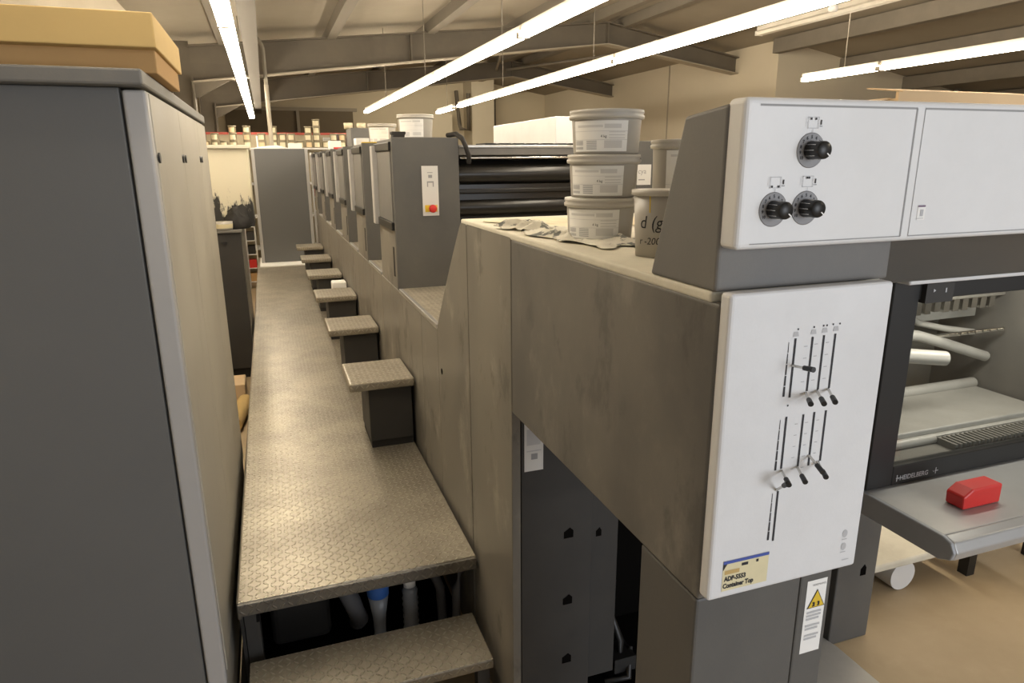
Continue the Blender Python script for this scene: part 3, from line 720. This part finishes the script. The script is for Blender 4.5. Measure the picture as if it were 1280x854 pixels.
tag(mb('red').prism([(1.405, 1.215), (1.52, 1.215), (1.52, 1.262), (1.428, 1.262), (1.402, 1.246)], 'y', .955, 1.0).build('red_wedge', None, .004), 'red plastic block lying on the grey delivery tray', 'block')
# box standing on the far part of the hood
cx = thing('cardboard_box', 'pale open cardboard box behind the top of the white console panel', 'box', (2.3, 2.05, 1.776))
for x in (1.985, 2.688): mb('card3').box(x, x+.012, 1.812, 2.25, 1.777, 2.17).build('side_wall', cx)
for y in (1.80, 2.25): mb('card3').box(1.985, 2.70, y, y+.012, 1.777, 2.19).build('end_wall', cx)
mb('card3').box(1.997, 2.688, 1.812, 2.25, 1.777, 1.785).build('bottom', cx)
mb('card3').prism([(1.80, 2.19), (1.80, 2.194), (1.95, 2.216), (1.95, 2.212)], 'x', 2.0, 2.69).build('flap', cx)
mb('card3').prism([(1.985, 2.17), (1.985, 2.174), (1.90, 2.156), (1.90, 2.152)], 'y', 1.83, 2.24).build('flap', cx)
# right floor: board with roll
tag(mb('cover').box(2.34, 2.98, 2.0, 2.65, .15, .19).build('cream_board', None, .012, 3), 'cream board lying low behind the delivery post', 'board')
tag(mb('paperg').cyl((2.66, 2.03, .0755), (2.66, 2.62, .0755), .074, seg=28).build('paper_roll'), 'white roll lying under the cream board', 'roll')
t = thing('black_trestle', 'black leg stand on the floor under the delivery tray at the right', 'stand', (3.1, 2.2, 0))
for x, y in ((3.05, 2.0), (3.05, 2.5), (3.5, 2.0), (3.5, 2.5)): mb('black').box(x, x+.05, y, y+.05, 0, .30).build('leg', t)
mb('black').box(3.04, 3.56, 1.99, 2.56, .30, .33).build('top', t)

# ================================================================== PRINTING UNITS
PITCH = 1.228; YU = 3.81
def unit():
    t = thing('printing_unit', '', 'printing press', (1.5, YU, 0), 'printing units of the press')
    # lower body from in front of the tower to the next unit; ledge between towers carries a tread plate
    mb('grey_side').box(XS, 2.42, YU-.60, YU+PITCH-.603, 0, 1.262).build('lower_body', t, .003)
    mb('alu').box(XS-.002, XS+.02, YU-.60, YU-.02, 1.255, 1.279).build('ledge_edge', t, .003)
    mb('tread3').box(XS+.02, 2.1, YU-.60, YU, 1.262, 1.275).build('ledge_plate', t)
    # gallery-side cheek
    ck = mb('grey').box(XS, 1.03, YU, YU+.03, 1.262, 2.105).box(XS+.012, 1.03, YU+.03, YU+.60, 1.262, 2.10).build('side_cheek', t, .005)
    mb('grey_side').box(XS+.004, XS+.013, YU+.03, YU+.60, 1.262, 1.60).build('cheek_cladding', t)
    gp = mb('grey_hood').box(XS-.004, XS+.013, YU+.06, YU+.545, 1.645, 2.035).build('guard_plate', t, .004)
    mb('black').box(XS-.012, XS+.014, YU+.04, YU+.57, 2.035, 2.082).build('cap', gp, .004)
    mb('black').box(XS-.014, XS+.014, YU+.04, YU+.57, 1.600, 1.645).build('cap', gp, .004)
    mb('cab_strip').box(XS-.034, XS+.0, YU+.52, YU+.60, 1.60, 2.07).build('edge_rail', gp, .005)
    mb('soot').box(XS+.001, XS+.006, YU+.10, YU+.13, 1.33, 1.50).build('handle', t)
    # far cheek
    mb('grey').box(2.10, 2.42, YU, YU+.60, 1.262, 2.09).build('side_cheek', t, .005)
    # ink fountain, rollers and guards between the cheeks
    m = mb('roller'); m.prism([(YU+.10, 1.28), (YU+.10, 1.66), (YU+.06, 1.70), (YU+.08, 1.95), (YU+.12, 1.98), (YU+.50, 1.98), (YU+.50, 1.28)], 'x', 1.03, 2.10)
    m.build('guard_cover', t)
    m = mb('roller').cyl((1.032, YU+.075, 1.90), (2.098, YU+.075, 1.90), .055, seg=28); m.build('roller', t)
    m = mb('roller').cyl((1.032, YU+.055, 1.715), (2.098, YU+.055, 1.715), .045, seg=28); m.build('roller', t)
    mb('roller').box(1.032, 2.098, YU+.02, YU+.05, 1.798, 1.822).build('rail', t, .004)
    mb('chrome').cyl((1.05, YU+.05, 1.995), (2.098, YU+.05, 1.995), .008, seg=12).build('rail', t)
    mb('grey_hood').prism([(YU+.04, 2.01), (YU+.04, 2.05), (YU+.10, 2.065), (YU+.50, 2.065), (YU+.50, 1.98)], 'x', 1.04, 2.10).build('ink_fountain', t, .003)
    mb('alu').box(1.04, 2.098, YU+.035, YU+.06, 2.05, 2.066).build('fountain_edge', t, .003)
    m = mb('black')
    for k in range(9): m.box(1.22+.09*k, 1.285+.09*k, YU+.11, YU+.30, 2.066, 2.078)
    m.build('ink_key', t)
    # push-button plate
    F6 = flat(0, YU, 0); e0, e1, e2 = F6(.004), F6(.005), F6(.006)
    bp = mb('paperg').box(.814, .906, YU-.004, YU+.004, 1.681, 1.953)
    bp.mat('mark').patch(e1, .845, .875, 1.915, 1.919).patch(e1, .85, .872, 1.888, 1.905).patch(e1, .842, .848, 1.84, 1.862).patch(e1, .874, .880, 1.84, 1.862).patch(e1, .842, .88, 1.862, 1.870)
    bp.mat('yellow').patch(e1, .826, .896, 1.702, 1.740)
    bo = bp.build('button_plate', t, label='cream push-button plate')
    mb('red').lathe([(.010, 0), (.010, .012), (.022, .016), (.022, .028), (.018, .032), (0, .033)], (.866, YU-.004, 1.721), 24, 'y').build('stop_button', bo, label='red mushroom stop button')
    return t
u0 = unit()
UL = ['nearest printing unit, its red stop button and black rollers facing the camera'] + [ORD[k]+' printing unit of the press counted from the camera' for k in range(1, 6)]
u0['label'] = UL[0]
for k in range(1, 6): dup(u0, (1.5, YU+PITCH*k, 0), UL[k])
# link body between delivery and unit 1
mb('grey_side').box(XS, 2.40, 2.862, 3.207, 0, 1.262).build('link_body', dl, .003)
mb('tread3').box(XS+.02, 2.1, 2.87, 3.207, 1.262, 1.275).build('ledge_plate', dl)
mb('alu').box(XS-.002, XS+.02, 2.87, 3.207, 1.255, 1.279).build('ledge_edge', dl, .003)
mb('void').cyl((XS-.001, 2.80, 1.08), (XS+.004, 2.80, 1.08), .014, seg=12).build('lock', dl)
# lever and cables at the fountain end of unit 1
tag(mb('soot').tube([(1.0, YU+.12, 2.12), (1.03, YU+.04, 2.125), (1.05, YU-.005, 2.10), (1.065, YU-.02, 2.06), (1.085, YU-.015, 2.0), (1.09, YU+.01, 1.97)], .014).build('ink_lever'), 'black grimy cable at the fountain end of the nearest printing unit', 'cable')
tag(mb('soot').prism([(.668, 2.106), (.735, 2.106), (.735, 2.118), (.74, 2.122), (.74, 2.135), (.665, 2.135), (.665, 2.122), (.672, 2.118)], 'y', 3.83, 3.9).build('grease_cap', None, .003), 'black spool-shaped cap on the front corner of the nearest printing unit', 'cap')
# things standing on the units
t = can('ink_can', 'large blue-grey ink can with white label on the nearest printing unit', 'ink can', (.845, 4.07, 2.106), .10, .118, -2.1, None, True, 'can', True, 1.6, '')
t2 = can('ink_can', 'ink can with yellowish label on the second printing unit', 'ink can', (.84, 5.25, 2.106), .098, .125, -2.1, None, True, 'can', True, 1.7, '')
tag(mb('yellow').box(.662, 1.0, 5.042, 5.10, 2.106, 2.112).build('yellow_strip'), 'yellow strip lying on the front top edge of the second printing unit', 'strip')
tag(mb('paper').box(.67, .77, 5.45, 5.6, 2.101, 2.15).build('paper_box', None, .003), 'little white box beside the yellowish can on the second printing unit', 'box')
tag(mb('grey_hood').box(.74, .92, 6.35, 6.7, 2.106, 2.265).build('metal_box', None, .006), 'grey metal box standing on the third printing unit', 'box')
for k, x in enumerate((.745, .86)):
    tag(mb('tinlab').lathe([(0, 0), (.04, 0), (.04, .05), (0, .05)], (x, 6.55, 2.265), 18).build('tin'), ['left small pale tin on top of the grey metal box', 'right small pale tin on top of the grey metal box'][k], 'tin', 'tins on the grey box')
tag(mb('paper').box(.66, .78, 7.62, 7.8, 2.106, 2.19).mat('red').box(.70, .785, 7.615, 7.7, 2.106, 2.125).build('paper_box', None, .003), 'red and white box on the fourth printing unit', 'box')
tag(mb('whitep2').box(2.14, 2.42, 5.045, 6.6, 2.092, 2.305).build('air_box', None, .006), 'long white rectangular housing lying over the far cheeks of the units', 'housing')
lb = aty(804, 218, YU)
F7 = flat(0, YU, 0)
o = mb('paperg').box(2.165, 2.262, YU-.003, YU-.0005, 1.827, 1.95)
o.mat('mark').text(F7(.0035), 'cya', .045, 2.17, 1.895).patch(F7(.0035), 2.175, 2.22, 1.855, 1.862)
tag(o.build('cyan_note'), 'pale note with handwriting stuck on the far side of the nearest unit', 'note')

# ================================================================== FAR END
fc = thing('feeder_cabinet', 'grey flat cabinet with pale edge strips standing at the far end of the walkway', 'cabinet', (.23, 11.2, .48))
mb('cab_front').box(-.13, .575, 10.9, 11.5, .50, 2.165).build('carcass', fc, .003)
mb('cab_strip').box(-.175, -.13, 10.895, 11.5, .50, 2.165).build('edge_strip', fc, .005)
mb('cab_strip').box(.575, .62, 10.895, 11.5, .50, 2.165).build('edge_strip', fc, .005)
mb('paper').box(-.20, .64, 10.55, 11.5, .481, .50).build('base_plate', fc, .003)
tag(mb('paper').prism([(-.15, 2.166), (.35, 2.166), (.34, 2.18), (.2, 2.215), (.05, 2.205), (-.1, 2.185)], 'y', 10.95, 11.4).build('paper_heap', None, .008, 3), 'heap of white paper on top of the far grey cabinet', 'paper')
tag(mb('paper').box(.36, .55, 10.95, 11.2, 2.166, 2.245).build('paper_box', None, .004), 'small white box on top of the far grey cabinet beside the paper', 'box')
# splattered cabinet on its base
bc = thing('base_cabinet', 'low dark base cabinet left of the walkway under the ink-splattered cupboard', 'cabinet', (-.36, 6.9, 0))
mb('grey_dark').box(-.62, -.262, 6.60, 7.5, .10, 1.37).build('carcass', bc, .004)
mb('grey_side').box(-.262, -.254, 6.63, 7.48, .12, 1.36).build('side_door', bc, .002)
mb('cab_lid').box(-.64, -.246, 6.57, 7.52, 1.37, 1.39).build('top', bc, .003)
mb('black').box(-.43, -.38, 6.585, 6.60, 1.27, 1.29).build('handle', bc)
mb('soot').box(-.60, -.26, 6.64, 7.48, 0, .1).build('plinth', bc)
wc = thing('ink_cupboard', 'white cupboard spattered with black ink, standing on the dark base cabinet', 'cupboard', (-.35, 7.1, 1.39))
mb('splat').box(-.60, -.14, 6.9, 7.45, 1.391, 2.10).build('carcass', wc, .004)
mb('cover').box(-.62, -.12, 6.86, 7.47, 2.10, 2.13).build('top', wc, .004)
tb = thing('ink_tub', 'small tub with yellow label on the base cabinet below the splattered cupboard', 'tub', (-.38, 6.7, 1.39))
mb('can').lathe([(0, 0), (.075, 0), (.08, .075), (0, .075)], (-.40, 6.655, 1.391), 24).build('body', tb)
mb('cream').lathe([(.0775, .018), (.0805, .055)], (-.40, 6.655, 1.391), 24).build('label', tb, label='yellow label')
rg = thing('ink_rags', 'heap of black ink-soaked rags in front of the splattered cupboard', 'rag', (-.30, 6.8, 1.39))
m = mb('soot')
vs = []
rnd = random.Random(4)
m.lathe([(0, 0), (.10, 0), (.115, .05), (.105, .12), (.085, .17), (.05, .21), (0, .225)], (-.285, 6.79, 1.391), 22)
for v_ in m.bm.verts: a_ = math.atan2(v_.co.y-6.79, v_.co.x+.285); v_.co.x += .022*math.sin(5*a_+v_.co.z*40)+rnd.uniform(-.006, .006); v_.co.z = 1.391+(v_.co.z-1.391)*(.72+.22*math.sin(3*a_+1)+.12*math.sin(7*a_)); v_.co.z = max(v_.co.z, 1.391); v_.co.y = min(v_.co.y, 6.89)
m.build('rag_heap', rg)
# litter between cabinet and walkway
tag(mb('card3').box(-.52, -.33, 5.9, 6.2, .0, .16).build('cardboard_scrap', None, .01), 'pale cardboard scrap on the floor between cabinet and walkway', 'box')
tag(mb('card').cyl((-.40, 5.2, .06), (-.33, 5.75, .06), .06, seg=18).build('cardboard_tube'), 'brown cardboard tube on the floor beside the walkway', 'tube')
# rack with tins
rk = thing('storage_rack', 'long storage rack at the far wall with tins on top', 'rack', (.9, 12.9, 0))
for z in (.5, 1.05, 1.6, 2.18): mb('paperg').box(-.9, 2.4, 12.55, 13.1, z, z+.03).build('shelf', rk)
for x in (-.93, .2, 1.3, 2.40):
    for y in (12.52, 13.10): mb('steel_l').box(x, x+.03, y, y+.03, 0, 2.2).build('upright', rk)
bd = mb('tin').box(-.9, 2.4, 13.16, 13.19, 0, 2.44).build('back_board'); tag(bd, 'dull board standing behind the tins of the far rack, red along its top edge', 'board')
mb('redd').box(-.9, 2.4, 13.15, 13.20, 2.44, 2.48).build('red_edge', bd, label='red edge strip')
def tin(x, y, z, r, h, label, body, lab):
    t = thing('ink_tin', label, 'tin', (x, y, z), 'tins on the far rack')
    mb(body).lathe([(0, 0), (r, 0), (r, h*.9), (r+.006, h*.9), (r+.006, h), (0, h)], (x, y, z), 18).build('body', t)
    f = lambda u, v: (x+(r+.002)*math.cos(-1.72+u), y+(r+.002)*math.sin(-1.72+u), z+v)
    mb(lab).patch(f, -.8, .8, h*.12, h*.78, 8).build('label', t)
STK = [(258, 1), (266, 2), (276, 1), (289, 3), (310, 3), (328, 2), (343, 3), (352, 2), (364, 2), (374, 1), (386, 3), (393, 4), (402, 1), (411, 2), (421, 2), (431, 2)]
XL = -9
for si, (px, n) in enumerate(STK):
    X = aty(px, 180, 12.75).x
    X = max(X, XL+.142); XL = X
    for k in range(n):
        pos = 'single tin' if n == 1 else ['bottom tin', 'second tin', 'third tin', 'fourth tin'][k]+' up' if k else 'bottom tin'
        tin(X+random.uniform(-.004, .004), 12.72, 2.2105+k*.1185, .060, .117, '%s in the %s stack from the left on the far rack' % (pos, ['first']+[] and 'first' if si == 0 else ORD[si]), 'tin', 'tinlab' if (si+k) % 5 else 'card3')
for k, (x0, w, h, mt) in enumerate(((-.10, .11, .20, 'paper'), (1.02, .22, .18, 'paper'), (1.27, .1, .24, 'purple'), (1.42, .14, .2, 'paperg'))):
    tag(mb(mt).box(x0, x0+w, 12.86, 13.0, 2.211, 2.211+h).build('carton'), ['narrow white carton between tins on the far rack', 'wide white carton among tins on the far rack', 'narrow dark carton on the far rack', 'pale carton at the right of the far rack'][k], 'carton', 'cartons on the far rack')
# narrow sample shelves either side of the far cabinet
for k, x in enumerate((-.40, .70)):
    t = thing('sample_shelf', ['narrow white shelf with small coloured packs left of the far cabinet', 'narrow white shelf with small coloured packs right of the far cabinet'][k], 'shelf', (x+.07, 11.7, 0))
    m = mb('paperg').box(x, x+.015, 11.6, 11.9, 0, 2.12).box(x+.145, x+.16, 11.6, 11.9, 0, 2.12)
    for z in [.1+.22*j for j in range(10)]: m.box(x+.015, x+.145, 11.6, 11.9, z, z+.012)
    m.build('frame', t)
    for j in range(9):
        mt = ['card2', 'soot', 'paper', 'purple', 'paperg', 'red', 'grey_dark', 'paper', 'card'][(j*5+k*2) % 9]
        tag(mb(mt).box(x+.025, x+.135, 11.62, 11.8, .1125+.22*j, .1125+.22*j+.13).build('small_pack'), 'small %s pack on the %s shelf up, %s the far cabinet' % ({'card2': 'orange', 'soot': 'black', 'paper': 'white', 'purple': 'purple', 'paperg': 'pale', 'red': 'red', 'grey_dark': 'charcoal', 'card': 'brown'}[mt], ['first']+ORD[1:] and (['first']+ORD[1:])[j], ['left of', 'right of'][k]), 'pack', 'packs on the sample shelves')

# ================================================================== LIGHT
w = bpy.data.worlds.new('world'); scene.world = w; w.use_nodes = True
bg = w.node_tree.nodes.get('Background') or w.node_tree.nodes.new('ShaderNodeBackground')
bg.inputs[0].default_value = (1.0, .98, .95, 1); bg.inputs[1].default_value = .40
def area(name, loc, target, sx, sy, power, col):
    l = bpy.data.lights.new(name, 'AREA'); l.shape = 'RECTANGLE'; l.size = sx; l.size_y = sy; l.energy = power; l.color = col
    o = bpy.data.objects.new(name, l); COL.objects.link(o); o.location = loc
    o.rotation_euler = (Vector(target)-Vector(loc)).to_track_quat('-Z', 'Y').to_euler(); return o
area('door_daylight', (2.6, -3.6, 2.0), (1.0, 1.0, 1.4), 3.0, 2.6, 140, (.90, .94, 1.0))
area('hall_fill', (4.5, 17.4, 3.7), (5.5, 21, 2.0), 3.0, .3, 60, (1.0, .87, .66))  # added fill with no visible fitting, brightens the back wall
area('hall_fill', (5.2, 7.0, 3.7), (9.5, 12.5, 2.2), 3.0, .3, 60, (1.0, .87, .66))  # second added fill, brightens the walls on the right
area('delivery_fill', (1.72, 1.16, 1.715), (1.72, 1.35, 1.3), .6, .04, 4, (1.0, .95, .86))  # added fill that brightens the parts behind the glass
scene.view_settings.view_transform = 'Standard'
scene.view_settings.look = 'None'
scene.view_settings.exposure = 0.0

for o in bpy.data.objects:
    if '_o' in o: del o['_o']
